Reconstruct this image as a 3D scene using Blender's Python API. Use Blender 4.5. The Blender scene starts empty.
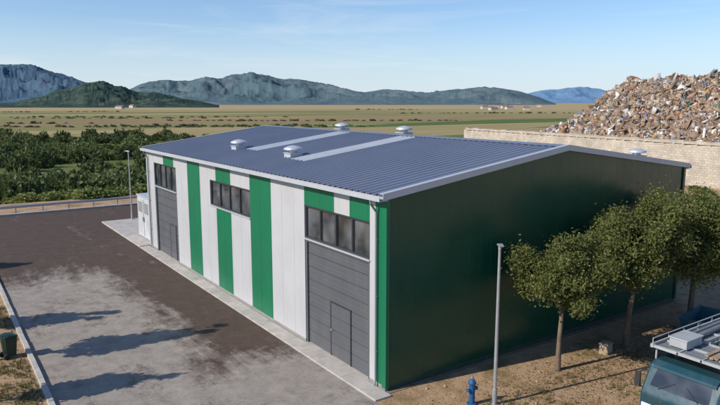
import bpy, math, random
import numpy as np
from mathutils import noise, Vector, Matrix, Euler
rng=np.random.default_rng(7); random.seed(7)
scene=bpy.context.scene
COL=scene.collection
def link(o): COL.objects.link(o); return o
# ---------------------------------------------------------------- camera
F_PX,TH,YAW=636.3848,0.1565,0.6016
CAM=Vector((-11.318,-15.0917,9.0))
FW=Vector((math.sin(YAW),math.cos(YAW),0)); RT=Vector((math.cos(YAW),-math.sin(YAW),0))
cd=bpy.data.cameras.new("camera"); cam=link(bpy.data.objects.new("camera",cd))
cd.sensor_width=36; cd.lens=36*F_PX/720; cd.clip_start=.1; cd.clip_end=40000
cam.location=CAM; cam.rotation_euler=(math.pi/2-TH,0,-YAW); scene.camera=cam
scene.view_settings.view_transform='Standard'; scene.view_settings.look='None'; scene.view_settings.exposure=0
# ---------------------------------------------------------------- materials
def nodes(m):
    m.use_nodes=True; nt=m.node_tree; return nt,nt.nodes,nt.links
def N(nt,t,**k):
    n=nt.nodes.new(t)
    for a,b in k.items():
        if a=='inp':
            for i,v in b.items(): n.inputs[i].default_value=v
        else: setattr(n,a,b)
    return n
def ramp(nt,src,stops,interp='LINEAR'):
    r=nt.nodes.new('ShaderNodeValToRGB'); r.color_ramp.interpolation=interp
    e=r.color_ramp.elements
    while len(e)<len(stops): e.new(.5)
    for el,(p,c) in zip(e,stops):
        el.position=p; el.color=(c,c,c,1) if isinstance(c,(int,float)) else (*c,1)
    nt.links.new(src,r.inputs[0]); return r.outputs[0]
def mix(nt,f,a,b,mode='MIX'):
    m=nt.nodes.new('ShaderNodeMix'); m.data_type='RGBA'; m.blend_type=mode
    for s,v in ((m.inputs[0],f),(m.inputs[6],a),(m.inputs[7],b)):
        if isinstance(v,bpy.types.NodeSocket): nt.links.new(v,s)
        elif isinstance(v,(int,float)): s.default_value=v
        else: s.default_value=(*v,1)
    return m.outputs[2]
def noi(nt,vec,scale,detail=4,rough=.55,dist=0):
    n=N(nt,'ShaderNodeTexNoise',inp={'Scale':scale,'Detail':detail,'Roughness':rough,'Distortion':dist})
    if vec: nt.links.new(vec,n.inputs['Vector'])
    return n.outputs['Fac']
def obj_co(nt,scale=None,rot=None):
    t=nt.nodes.new('ShaderNodeTexCoord'); o=t.outputs['Object']
    if scale or rot:
        m=nt.nodes.new('ShaderNodeMapping')
        if scale: m.inputs['Scale'].default_value=scale
        if rot: m.inputs['Rotation'].default_value=rot
        nt.links.new(o,m.inputs[0]); o=m.outputs[0]
    return o
def math_(nt,op,a,b=0.,c=None,clamp=False):
    m=nt.nodes.new('ShaderNodeMath'); m.operation=op; m.use_clamp=clamp
    for s,v in zip(m.inputs,(a,b,c)):
        if v is None: continue
        if isinstance(v,bpy.types.NodeSocket): nt.links.new(v,s)
        else: s.default_value=v
    return m.outputs[0]
def bump(nt,h,strength,dist=.02):
    b=N(nt,'ShaderNodeBump',inp={'Strength':strength,'Distance':dist}); nt.links.new(h,b.inputs['Height'])
    nt.links.new(b.outputs[0],nt.nodes['Principled BSDF'].inputs['Normal'])
def pm(name,col,rough=.6,metal=0.,var=.15,vs=2.,bmp=.0,bs=20,scale=None,spec=.5,dirt=None,coat=0,bd=.02):
    m=bpy.data.materials.new(name); nt,n,l=nodes(m); p=n['Principled BSDF']
    co=obj_co(nt,scale)
    f=noi(nt,co,vs,6,.6)
    lo=tuple(c*(1-var) for c in col); hi=tuple(min(1,c*(1+var)) for c in col)
    c=ramp(nt,f,[(.3,lo),(.7,hi)])
    if dirt:
        g=noi(nt,obj_co(nt,(1,1,.25)),dirt[1],8,.7)
        c=mix(nt,ramp(nt,g,[(.5,0.),(.75,dirt[2])]),c,dirt[0])
    l.new(c,p.inputs['Base Color']); p.inputs['Metallic'].default_value=metal
    r=ramp(nt,noi(nt,co,vs*2.3,5,.6),[(.3,max(0,rough-.06)),(.7,min(1,rough+.06))]); l.new(r,p.inputs['Roughness'])
    p.inputs['Specular IOR Level'].default_value=spec
    p.inputs['Coat Weight'].default_value=coat
    if bmp: bump(nt,noi(nt,co,bs,6,.6),bmp,bd)
    return m
M={}
M['white']=pm('white_sheet_metal',(.45,.45,.46),.42,0,.05,.6,dirt=((.34,.33,.31),1.2,.4))
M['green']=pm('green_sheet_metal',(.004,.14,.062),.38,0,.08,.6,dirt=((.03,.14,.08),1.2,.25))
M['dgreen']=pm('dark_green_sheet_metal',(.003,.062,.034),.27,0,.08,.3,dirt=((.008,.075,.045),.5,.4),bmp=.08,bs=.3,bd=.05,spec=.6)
M['roof']=pm('blue_grey_roof_metal',(.185,.215,.285),.36,.25,.07,.35,dirt=((.24,.255,.29),.5,.5))
M['sky_light']=pm('translucent_rooflight',(.50,.53,.56),.45,0,.06,1.5,dirt=((.36,.37,.38),1.5,.4))
M['trim']=pm('light_grey_flashing',(.48,.50,.53),.4,.2,.05,2)
M['pipe']=pm('grey_downpipe',(.22,.26,.26),.4,.2,.08,2)
M['alu']=pm('galvanised_steel',(.48,.49,.50),.42,.6,.1,6)
M['door']=pm('anthracite_door_panel',(.092,.096,.106),.45,0,.08,1,dirt=((.16,.15,.14),1.3,.4))
M['frame']=pm('dark_window_frame',(.035,.037,.04),.4,0,.08,3)
M['rubber']=pm('black_rubber',(.02,.02,.02),.8,0,.2,8,.1)
M['conc']=pm('pale_concrete',(.42,.39,.355),.85,0,.14,1.5,.25,30,dirt=((.2,.17,.14),2.0,.6))
M['plinth']=pm('grey_plinth_concrete',(.25,.24,.23),.85,0,.15,2,.2,30)
M['dconc']=pm('soil_stained_concrete',(.20,.15,.105),.9,0,.3,2.5,.3,25,dirt=((.15,.095,.055),1.5,.8))
M['dplinth']=pm('dark_plinth_flashing',(.03,.06,.045),.6,0,.2,3)
M['bark']=pm('bark',(.15,.11,.075),.9,0,.35,8,.6,25,scale=(1,1,.3))
M['teal']=pm('blue_green_vehicle_paint',(.012,.055,.075),.3,0,.1,2,coat=.4,dirt=((.10,.10,.085),2,.4))
M['vwhite']=pm('vehicle_white_paint',(.50,.52,.53),.35,0,.07,2,dirt=((.25,.23,.2),2.5,.5))
M['vgrey']=pm('weathered_grey_metal',(.22,.24,.25),.45,.3,.12,2,dirt=((.16,.14,.12),2.5,.5))
M['vrack']=pm('pale_grey_painted_rack',(.38,.40,.41),.45,.1,.12,2,dirt=((.2,.17,.14),2.5,.5))
M['blue']=pm('blue_painted_steel',(.012,.085,.22),.5,0,.15,3,dirt=((.14,.1,.07),2,.5))
M['dblue']=pm('faded_blue_green_painted_steel',(.015,.10,.13),.6,0,.2,3,dirt=((.14,.1,.07),2,.5))
M['bin']=pm('dark_green_plastic',(.006,.03,.018),.5,0,.15,4)
M['red']=pm('red_plastic_lens',(.35,.01,.01),.3)
M['amber']=pm('orange_plastic_lens',(.6,.2,.02),.3)
M['lens']=pm('clear_lamp_lens',(.6,.62,.65),.15)
M['wood']=pm('weathered_wood',(.30,.22,.14),.8,0,.25,4,.3,30)
M['stone']=pm('rough_stone',(.36,.28,.20),.9,0,.2,5,.5,15)
M['hwall']=pm('house_render',(.5,.47,.42),.8)
M['hroof']=pm('clay_tile',(.25,.15,.11),.8)
def glass():
    m=bpy.data.materials.new('window_glass'); nt,n,l=nodes(m); p=n['Principled BSDF']
    c=ramp(nt,noi(nt,obj_co(nt),.9,2),[(.35,(.02,.024,.028)),(.65,(.12,.13,.14))]); l.new(c,p.inputs['Base Color'])
    p.inputs['Roughness'].default_value=.05; p.inputs['Specular IOR Level'].default_value=1.
    bump(nt,noi(nt,obj_co(nt),.8,1),.06,.05)
    return m
M['glass']=glass()
def leafmat(name,dark,light,far=False,tr=.3):
    m=bpy.data.materials.new(name); nt,n,l=nodes(m); p=n['Principled BSDF']
    a=N(nt,'ShaderNodeAttribute',attribute_name='rnd')
    c=ramp(nt,a.outputs['Fac'],[(0,dark),(.6,tuple((x+y)/2 for x,y in zip(dark,light))),(1,light)])
    g=noi(nt,obj_co(nt),.035 if far else .9,5)
    c=mix(nt,ramp(nt,g,[(.4,.0),(.62,.6)]),c,tuple(x*1.3+y*.4 for x,y in zip(light if far else dark,(.05,.04,.01))))
    l.new(c,p.inputs['Base Color']); p.inputs['Roughness'].default_value=.6; p.inputs['Specular IOR Level'].default_value=.25
    t=N(nt,'ShaderNodeBsdfTranslucent'); l.new(c,t.inputs[0]); ms=N(nt,'ShaderNodeMixShader',inp={0:tr})
    l.new(p.outputs[0],ms.inputs[1]); l.new(t.outputs[0],ms.inputs[2]); l.new(ms.outputs[0],n['Material Output'].inputs[0])
    return m
M['leaf']=leafmat('olive_leaves',(.085,.105,.032),(.27,.285,.09),tr=.40)
M['scrub']=leafmat('scrub_leaves',(.032,.054,.018),(.12,.15,.05),True)
M['shrub']=leafmat('bright_shrub_leaves',(.07,.105,.027),(.18,.21,.065),True)
M['hedge']=leafmat('far_hedge_leaves',(.055,.07,.04),(.10,.12,.06),True)
M['grass']=leafmat('dry_grass_blades',(.09,.09,.03),(.32,.25,.12))
M['litter']=leafmat('dry_leaf_litter',(.08,.05,.025),(.28,.17,.08))
def attrmat(name):
    m=bpy.data.materials.new(name); nt,n,l=nodes(m); p=n['Principled BSDF']
    a=N(nt,'ShaderNodeAttribute',attribute_name='Col'); g=noi(nt,obj_co(nt),3,5)
    c=mix(nt,1,a.outputs['Color'],ramp(nt,g,[(.3,.65),(.7,1.)]),'MULTIPLY')
    g2=noi(nt,obj_co(nt),.22,7,.75)
    c=mix(nt,ramp(nt,g2,[(.46,0.),(.62,.5)]),c,(.29,.19,.12))
    c=mix(nt,ramp(nt,noi(nt,obj_co(nt,None,(1,.5,0)),.45,6,.7),[(.58,0.),(.70,.4)]),c,(.13,.10,.08))
    l.new(c,p.inputs['Base Color']); p.inputs['Roughness'].default_value=.8
    return m
M['debris']=attrmat('mixed_debris')
def groundmat():
    m=bpy.data.materials.new('earth_and_fields'); nt,n,l=nodes(m); p=n['Principled BSDF']
    co=obj_co(nt)
    a=noi(nt,co,.35,8,.65); b=noi(nt,co,2.5,9,.76)
    soil=ramp(nt,b,[(.25,(.25,.16,.09)),(.5,(.40,.275,.165)),(.8,(.50,.37,.235))])
    soil=mix(nt,ramp(nt,noi(nt,co,34,4,.7),[(.55,0.),(.7,.5)]),soil,(.48,.37,.25))
    soil=mix(nt,ramp(nt,noi(nt,co,22,4,.7),[(.56,0.),(.68,.5)]),soil,(.17,.10,.055))
    soil=mix(nt,ramp(nt,noi(nt,co,.7,8,.65),[(.5,0.),(.66,.6)]),soil,(.22,.135,.075))
    grass=ramp(nt,noi(nt,co,9,5,.7),[(.3,(.09,.09,.03)),(.7,(.21,.18,.07))])
    near=mix(nt,ramp(nt,a,[(.56,0.),(.66,.6)]),soil,grass)
    mp=N(nt,'ShaderNodeMapping'); mp.inputs['Rotation'].default_value=(0,0,.55); mp.inputs['Scale'].default_value=(1/520,1/65,1); l.new(co,mp.inputs[0])
    v=N(nt,'ShaderNodeTexVoronoi',distance='CHEBYCHEV',inp={'Scale':1.,'Randomness':.85}); l.new(mp.outputs[0],v.inputs['Vector'])
    vs=N(nt,'ShaderNodeSeparateColor'); l.new(v.outputs['Color'],vs.inputs[0])
    fld=ramp(nt,vs.outputs[0],[(0,(.08,.13,.035)),(.16,(.17,.17,.06)),(.34,(.30,.245,.115)),(.50,(.085,.135,.038)),(.62,(.21,.20,.075)),(.76,(.33,.26,.13)),(.88,(.12,.15,.045)),(.95,(.26,.19,.10))],'CONSTANT')
    fn=noi(nt,obj_co(nt,(.02,.1,1),(0,0,.5)),1.,6,.6)
    fld=mix(nt,.7,fld,ramp(nt,fn,[(.3,.7),(.7,1.2)]),'MULTIPLY')
    big=noi(nt,obj_co(nt,(.0012,.004,1),(0,0,.2)),1.,5,.6)
    fld=mix(nt,ramp(nt,big,[(.48,0.),(.66,.6)]),fld,(.34,.265,.125))
    mead=ramp(nt,noi(nt,co,.09,9,.75),[(.35,(.07,.10,.027)),(.55,(.125,.145,.045)),(.72,(.21,.18,.08))])
    ln=N(nt,'ShaderNodeVectorMath',operation='LENGTH'); l.new(co,ln.inputs[0])
    d=ln.outputs['Value']
    fld=mix(nt,math_(nt,'MULTIPLY_ADD',d,1/40.,-4.9,True),mead,fld)
    f1=math_(nt,'MULTIPLY_ADD',d,1/14.,-3.6,True)
    c=mix(nt,f1,near,fld)
    sx=N(nt,'ShaderNodeSeparateXYZ'); l.new(co,sx.inputs[0])
    pl=math_(nt,'MULTIPLY',math_(nt,'MULTIPLY_ADD',sx.outputs[0],1/6.,-3.,True),math_(nt,'MULTIPLY_ADD',sx.outputs[1],-1/10.,6.5,True))
    c=mix(nt,math_(nt,'MULTIPLY',pl,.9),c,near)
    mid=math_(nt,'MULTIPLY_ADD',d,1/900.,-.55,True)
    c=mix(nt,math_(nt,'MULTIPLY',mid,.82),c,(.40,.305,.165))  # distance haze painted in: the plain's colour fades to pale tan
    l.new(c,p.inputs['Base Color']); p.inputs['Roughness'].default_value=.95; p.inputs['Specular IOR Level'].default_value=.1
    bump(nt,noi(nt,co,7,8,.7),.8,.07)
    return m
M['ground']=groundmat()
def asphalt():
    m=bpy.data.materials.new('worn_asphalt'); nt,n,l=nodes(m); p=n['Principled BSDF']
    co=obj_co(nt); s=N(nt,'ShaderNodeSeparateXYZ'); l.new(co,s.inputs[0])
    big=noi(nt,obj_co(nt,(1,.4,1),(0,0,.25)),.32,9,.7,1.2)
    fine=noi(nt,co,60,4,.7); med=noi(nt,co,1.6,10,.78,.4); grit=noi(nt,co,14,6,.8)
    scuff=noi(nt,obj_co(nt,(2.4,.3,1),(0,0,.12)),1.4,9,.72,.5)
    gx=math_(nt,'MULTIPLY_ADD',s.outputs[0],-1/2.4,-1.0,True)
    gy=math_(nt,'MULTIPLY_ADD',s.outputs[1],-1/6.,4.0,True)
    gn=math_(nt,'MULTIPLY_ADD',s.outputs[1],-1/3.,2.1,True)
    g=math_(nt,'MULTIPLY',math_(nt,'MAXIMUM',gx,gn),gy)
    msk=math_(nt,'ADD',math_(nt,'MULTIPLY',g,.64),math_(nt,'MULTIPLY_ADD',big,1.5,-.77))
    msk=math_(nt,'ADD',msk,math_(nt,'MULTIPLY_ADD',med,.8,-.4))
    msk=math_(nt,'ADD',msk,math_(nt,'MULTIPLY_ADD',scuff,.8,-.4))
    msk=math_(nt,'ADD',msk,math_(nt,'MULTIPLY_ADD',grit,.6,-.3))
    mr=ramp(nt,msk,[(.14,0.),(.56,1.)])
    dark=ramp(nt,med,[(.3,(.062,.042,.033)),(.7,(.105,.075,.058))])
    dust=ramp(nt,med,[(.3,(.20,.178,.158)),(.7,(.38,.335,.29))])
    c=mix(nt,mr,dark,dust)
    c=mix(nt,.5,c,ramp(nt,fine,[(.3,.6),(.7,1.3)]),'MULTIPLY')
    c=mix(nt,.5,c,ramp(nt,grit,[(.3,.65),(.7,1.25)]),'MULTIPLY')
    c=mix(nt,ramp(nt,noi(nt,co,.9,2,.4),[(.70,0.),(.76,.6)]),c,(.05,.04,.035))
    l.new(c,p.inputs['Base Color']); p.inputs['Roughness'].default_value=.88; p.inputs['Specular IOR Level'].default_value=.25
    bump(nt,fine,.5,.01)
    return m
M['asphalt']=asphalt()
def wallmat():
    m=bpy.data.materials.new('stone_blocks'); nt,n,l=nodes(m); p=n['Principled BSDF']
    co=obj_co(nt); s=N(nt,'ShaderNodeSeparateXYZ'); l.new(co,s.inputs[0]); cb=N(nt,'ShaderNodeCombineXYZ')
    wob=noi(nt,co,.9,4,.6)
    l.new(math_(nt,'ADD',s.outputs[1],math_(nt,'MULTIPLY',wob,.5)),cb.inputs[0]); l.new(math_(nt,'ADD',s.outputs[2],math_(nt,'MULTIPLY',noi(nt,co,.6,3),.35)),cb.inputs[1])
    b=N(nt,'ShaderNodeTexBrick',inp={'Color1':(.54,.47,.38,1),'Color2':(.46,.395,.315,1),'Mortar':(.40,.345,.275,1),'Scale':1.,'Mortar Size':.015,'Mortar Smooth':.8,'Brick Width':.55,'Row Height':.27,'Bias':.1})
    l.new(cb.outputs[0],b.inputs['Vector'])
    c=mix(nt,.9,b.outputs['Color'],ramp(nt,noi(nt,co,.7,9,.75),[(.32,.7),(.68,1.2)]),'MULTIPLY')
    l.new(c,p.inputs['Base Color']); p.inputs['Roughness'].default_value=.9
    bump(nt,math_(nt,'ADD',math_(nt,'MULTIPLY',b.outputs['Fac'],-.4),noi(nt,co,3,7,.7)),.8,.07)
    return m
M['blocks']=wallmat()
def mtnmat(name,c1,c2,haze,hf,scale,bs=60,th=(.48,.64)):
    m=bpy.data.materials.new(name); nt,n,l=nodes(m); p=n['Principled BSDF']
    co=obj_co(nt); f=noi(nt,co,scale,12,.70,.6); g=noi(nt,co,scale*9,8,.76)
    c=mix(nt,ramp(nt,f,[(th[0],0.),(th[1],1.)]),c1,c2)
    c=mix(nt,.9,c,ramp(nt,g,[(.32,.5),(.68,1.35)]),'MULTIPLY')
    c=mix(nt,hf,c,haze)  # aerial haze painted into the base colour, bluer for farther ranges
    l.new(c,p.inputs['Base Color']); p.inputs['Roughness'].default_value=1; p.inputs['Specular IOR Level'].default_value=0
    bump(nt,math_(nt,'ADD',f,math_(nt,'MULTIPLY',g,.25)),.8,bs*(.0016/scale))
    return m
# ---------------------------------------------------------------- mesh builder
class MB:
    def __init__(s): s.v=[];s.f=[];s.m=[]
    def add(s,vs,fs,mi=0):
        o=len(s.v); s.v+= [tuple(map(float,v)) for v in vs]; s.f+=[[i+o for i in f] for f in fs]; s.m+=[mi]*len(fs)
    def box(s,x0,y0,z0,x1,y1,z1,mi=0):
        s.add([(x0,y0,z0),(x1,y0,z0),(x1,y1,z0),(x0,y1,z0),(x0,y0,z1),(x1,y0,z1),(x1,y1,z1),(x0,y1,z1)],
              [(0,3,2,1),(4,5,6,7),(0,1,5,4),(1,2,6,5),(2,3,7,6),(3,0,4,7)],mi)
    def tube(s,pts,rads,n=10,mi=0,cap=True):
        pts=[Vector(p) for p in pts]; vs=[];fs=[]
        if not hasattr(rads,'__len__'): rads=[rads]*len(pts)
        d0=(pts[-1]-pts[0]).normalized(); up=Vector((0,0,1)) if abs(d0.z)<.9 else Vector((1,0,0))
        for i,p in enumerate(pts):
            d=(pts[min(i+1,len(pts)-1)]-pts[max(i-1,0)]).normalized()
            a=d.cross(up).normalized(); b=d.cross(a)
            for k in range(n):
                t=2*math.pi*k/n; vs.append(p+(a*math.cos(t)+b*math.sin(t))*rads[i])
        for i in range(len(pts)-1):
            for k in range(n):
                k2=(k+1)%n; fs.append((i*n+k,i*n+k2,(i+1)*n+k2,(i+1)*n+k))
        if cap: fs.append(tuple(range(n))[::-1]); fs.append(tuple((len(pts)-1)*n+k for k in range(n)))
        s.add(vs,fs,mi)
    def prism_y(s,poly,y0,y1,mi=0):
        n=len(poly); vs=[(x,y0,z) for x,z in poly]+[(x,y1,z) for x,z in poly]
        s.add(vs,[tuple(range(n)),tuple(range(n,2*n))[::-1]]+[(i,i+n,(i+1)%n+n,(i+1)%n) for i in range(n)],mi)
    def build(s,name,mats,parent=None,loc=(0,0,0),rot=0,smooth=False,bevel=0,label=None,recalc=True):
        me=bpy.data.meshes.new(name); me.from_pydata(s.v,[],s.f)
        for k in mats: me.materials.append(M[k] if isinstance(k,str) else k)
        me.polygons.foreach_set('material_index',s.m)
        if recalc:
            import bmesh
            bm=bmesh.new(); bm.from_mesh(me); bmesh.ops.recalc_face_normals(bm,faces=bm.faces); bm.to_mesh(me); bm.free()
        if smooth: me.polygons.foreach_set('use_smooth',[True]*len(me.polygons))
        me.update(); o=link(bpy.data.objects.new(name,me)); o.location=loc; o.rotation_euler=(0,0,rot)
        if parent: o.parent=parent
        if bevel:
            b=o.modifiers.new('bevel','BEVEL'); b.width=bevel; b.segments=2; b.limit_method='ANGLE'
        if label: o['label']=label
        return o
def thing(name,label,cat,loc=(0,0,0),rot=0,group=None):
    e=link(bpy.data.objects.new(name,None)); e.empty_display_size=.3; e.location=loc; e.rotation_euler=(0,0,rot)
    e['label']=label; e['category']=cat
    if group: e['group']=group
    return e
def npmesh(name,V,Fq,mats,attr=None,col=None,parent=None,loc=(0,0,0),mi=None,smooth=False):
    me=bpy.data.meshes.new(name); nv=len(V); nf,k=Fq.shape
    me.vertices.add(nv); me.vertices.foreach_set('co',np.asarray(V,dtype=np.float32).ravel())
    me.loops.add(nf*k); me.loops.foreach_set('vertex_index',Fq.astype(np.int32).ravel())
    me.polygons.add(nf); me.polygons.foreach_set('loop_start',np.arange(0,nf*k,k,dtype=np.int32)); 
    me.update(calc_edges=True)
    for q in mats: me.materials.append(M[q] if isinstance(q,str) else q)
    if mi is not None: me.polygons.foreach_set('material_index',np.asarray(mi,dtype=np.int32))
    if smooth: me.polygons.foreach_set('use_smooth',[True]*nf)
    if attr is not None:
        a=me.attributes.new('rnd','FLOAT','FACE'); a.data.foreach_set('value',np.asarray(attr,dtype=np.float32))
    if col is not None:
        a=me.attributes.new('Col','FLOAT_COLOR','FACE'); a.data.foreach_set('color',np.asarray(col,dtype=np.float32).ravel())
    me.validate(); o=link(bpy.data.objects.new(name,me)); o.location=loc
    if parent: o.parent=parent
    return o
def structure(o): o['kind']='structure'; return o
def stuff(o,label=None,cat=None):
    o['kind']='stuff'
    if label: o['label']=label
    if cat: o['category']=cat
    return o
# ---------------------------------------------------------------- ground
def sm(t): t=np.clip(t,0,1); return t*t*(3-2*t)
def zg(x,y):
    dx=np.maximum(np.maximum(-15-x,x-150),0); dy=np.maximum(np.maximum(-80-y,y-46),0)
    d=np.sqrt(dx**2+dy**2); return -4.*sm(d/30.)
def grade(lo,hi,a,b,step):
    near=np.arange(a,b+.01,step); l=[a];s=step
    while l[-1]>lo: s*=1.13; l.append(l[-1]-s)
    r=[b];s=step
    while r[-1]<hi: s*=1.13; r.append(r[-1]+s)
    return np.array(sorted(l[1:]+list(near)+r[1:]))
gx=grade(-9000,13000,-20,30,2.5); gy=grade(-3000,13000,-25,80,2.5)
X,Y=np.meshgrid(gx,gy); Z=zg(X,Y); V=np.stack([X,Y,Z],-1).reshape(-1,3)
nx,ny=len(gx),len(gy); I=np.arange(nx*ny).reshape(ny,nx)
Fq=np.stack([I[:-1,:-1],I[:-1,1:],I[1:,1:],I[1:,:-1]],-1).reshape(-1,4)
structure(npmesh('ground',V,Fq,['ground'],smooth=True))
b=MB(); b.add([(-8.72,-40,.004),(-.66,-40,.004),(-.66,24.9,.004),(-8.72,24.9,.004)],[(0,1,2,3)])
b.add([(-8.72,24.9,.004),(-.66,24.9,.004),(-.66,35,.004),(12,35,.004),(12,42,.004),(-14,42,.004),(-14,24.9,.004)],[(0,1,2,3,4,5,6)])
structure(b.build('asphalt_yard',['asphalt'],recalc=False))
b=MB()
y=-40.
while y<24.9:
    j=random.uniform(-.006,.006); b.box(-8.89+j,y+.006,-.1,-8.72+j,y+.994,.12+j); y+=1.
structure(b.build('kerb',['conc'],bevel=.012))
b=MB(); x=-14.
while x<12: b.box(x+.006,42.,-.1,x+.994,42.3,.16); x+=1.
structure(b.build('kerb',['conc'],bevel=.012))
b=MB(); y=-.4
while y<24.7:
    b.box(-.66,y+.004,-.1,-.05,min(y+2,24.8)-.004,.06); y+=2
structure(b.build('pavement',['conc'],bevel=.01))
b=MB(); b.box(-.66,24.81,-.1,4.2,34.9,.10); structure(b.build('pavement',['conc'],bevel=.015))
b=MB(); x=-.04
while x<16.6:
    b.box(x+.004,-.22,-.1,min(x+2,16.9)-.004,-.06,.02); x+=2
structure(b.build('pavement',['dconc'],bevel=.008))
gr=thing('guardrail','low galvanised guardrail along the road edge','guardrail',(0,43.,0))
b=MB(); b.add([(-40,0,.45),(-40,-.04,.50),(-40,0,.56),(-40,-.04,.62),(-40,0,.68)]+[(13,0,.45),(13,-.04,.50),(13,0,.56),(13,-.04,.62),(13,0,.68)],[(i,i+1,i+6,i+5) for i in range(4)]); b.build('rail',['alu'],gr,recalc=False)
for k in range(27):
    b=MB(); x=-39.5+k*2.; b.box(x-.05,.004,-.3,x+.05,.09,.62); b.build('post',['alu'],gr)
# ---------------------------------------------------------------- building
W,L,H,R=16.58,24.68,6.2,1.11
bld=thing('industrial_building','green and white sheet-metal warehouse with a low blue-grey gable roof','warehouse')
WZ=(4.08,5.3)
def face_profile(a0,a1,pitch,groove,depth):
    out=[(a0,0.)]; k=math.floor(a0/pitch)+1
    while k*pitch<a1-groove:
        c=k*pitch
        if c-groove>a0: out+=[(c-groove,0.),(c-groove*.4,depth),(c+groove*.4,depth),(c+groove,0.)]
        k+=1
    out.append((a1,0.)); return [q for i,q in enumerate(out) if i==0 or q[0]>out[i-1][0]]
wl=MB()
def fpanel(y0,y1,z0,z1,mi):
    pr=face_profile(y0,y1,.97,.010,.008); n=len(pr)
    wl.add([(d,y,z0) for y,d in pr]+[(d,y,z1) for y,d in pr],[(i,i+1,i+1+n,i+n) for i in range(n-1)],mi)
G=1;Wt=0; zb=.16
cols=[(0,.55,G),(.55,.85,Wt),(5.0,7.7,Wt),(7.7,9.7,G),(14.25,15.6,Wt),(15.6,17.4,G),(17.4,19.25,Wt),(23.2,L,Wt)]
for y0,y1,mi in cols: fpanel(y0,y1,zb,H,mi)
for y0,y1,mi in [(.85,2.0,G),(2.0,2.95,Wt),(2.95,5.0,G)]: fpanel(y0,y1,WZ[1],H,mi)
for y0,y1,mi in [(9.7,11.75,Wt),(11.75,13.5,G),(13.5,14.25,Wt)]: fpanel(y0,y1,zb,WZ[0],mi); fpanel(y0,y1,WZ[1],H,mi)
for y0,y1,mi in [(19.25,19.6,Wt),(19.6,21.4,G),(21.4,23.2,Wt)]: fpanel(y0,y1,WZ[1]+.15,H,mi)
def reveal(y0,y1,z0,z1,d=.16):
    wl.add([(0,y0,z0),(d,y0,z0),(d,y0,z1),(0,y0,z1)],[(0,1,2,3)],2); wl.add([(0,y1,z0),(d,y1,z0),(d,y1,z1),(0,y1,z1)],[(0,1,2,3)],2)
    wl.add([(0,y0,z1),(d,y0,z1),(d,y1,z1),(0,y1,z1)],[(0,1,2,3)],2); 
    if z0>.5: wl.add([(0,y0,z0),(d,y0,z0),(d,y1,z0),(0,y1,z0)],[(0,1,2,3)],2)
reveal(.85,5.0,0,WZ[1]); reveal(9.7,14.25,*WZ); reveal(19.25,23.2,0,WZ[1]+.15)
wl.build('wall',['white','green','trim'],bld,recalc=False,label='pale grey facade with vertical green stripes')
def zt(x): return H+R*(min(x,W-x)/(W/2))
g=MB()
for yy,sg in ((0.,1),(L,-1)):
    pr=face_profile(0,W,.5,.007,.003)
    xs=sorted(set([p for p in pr]+[(W/2,0.)])); n=len(xs)
    g.add([(x,yy+sg*d,zb) for x,d in xs]+[(x,yy+sg*d,zt(x)) for x,d in xs],[(i,i+1,i+1+n,i+n) for i in range(n-1)],0)
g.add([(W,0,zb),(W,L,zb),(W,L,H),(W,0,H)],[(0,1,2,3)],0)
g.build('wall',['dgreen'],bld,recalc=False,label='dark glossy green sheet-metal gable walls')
b=MB(); 
for y0,y1 in ((.0,.85),(5.0,19.25),(23.2,L)): b.box(.0,y0,0,.1,y1,zb)
b.box(.1,.0,0,W,.1,zb,1); b.box(.1,L-.1,0,W,L,zb,1); b.build('plinth',['plinth','dplinth'],bld)
b=MB(); b.add([(.4,.3,0),(.4,L-.3,0),(.4,L-.3,H),(.4,.3,H)],[(0,1,2,3)]); b.build('inner_lining',['frame'],bld,recalc=False)
b=MB(); b.add([(-.025,-.055,.1),(.10,-.055,.1),(.10,-.004,.1),(-.004,-.004,.1),(-.004,.16,.1),(-.025,.16,.1)]+[(-.025,-.055,H-.02),(.10,-.055,H-.02),(.10,-.004,H-.02),(-.004,-.004,H-.02),(-.004,.16,H-.02),(-.025,.16,H-.02)],[(0,1,2,3,4,5),(6,7,8,9,10,11)]+[(i,(i+1)%6,(i+1)%6+6,i+6) for i in range(6)])
b.build('corner_trim',['green'],bld)
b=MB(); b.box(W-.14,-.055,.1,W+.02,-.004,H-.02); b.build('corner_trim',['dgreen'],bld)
b=MB(); b.box(-.025,L-.14,.1,-.001,L+.02,H-.02); b.build('corner_trim',['trim'],bld)
def roofslope(x0,x1,side):
    m=MB(); y0=-.10; y1=L+.05; pitch=.333
    pts=[]; y=y0
    while y<y1-.01:
        pts+=[(y,0),(y+.235,0),(y+.262,.036),(y+.306,.036)]; y+=pitch
    pts=[p for p in pts if p[0]<y1]+[(y1,0)]
    def zz(x): return H+R*((x if side==0 else W-x)/(W/2))+.08
    for (ya,ha),(yb,hb) in zip(pts,pts[1:]):
        yc=(ya+yb)/2; segs=[(x0,x1,0)]
        if side==0:
            if 13.9<yc<15.2: segs=[(x0,2.4,0),(2.4,8.25,1),(8.25,x1,0)]
            elif 8.3<yc<9.5: segs=[(x0,1.9,0),(1.9,8.0,1),(8.0,x1,0)]
        for xa,xb,mi in segs:
            e=.004 if mi else 0
            m.add([(xa,ya,zz(xa)+ha+e),(xb,ya,zz(xb)+ha+e),(xb,yb,zz(xb)+hb+e),(xa,yb,zz(xa)+hb+e)],[(0,1,2,3)],mi)
    m.add([(x0,y0,zz(x0)-.04),(x1,y0,zz(x1)-.04),(x1,y1,zz(x1)-.04),(x0,y1,zz(x0)-.04)],[(3,2,1,0)],2)
    return m.build('roof',['roof','sky_light','trim'],bld,recalc=False,label='ribbed blue-grey roof slope')
XO=.22
r1=roofslope(-XO,W/2,0); r2=roofslope(W/2,W+XO,1)
b=MB(); zr=H+R+.08
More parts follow.
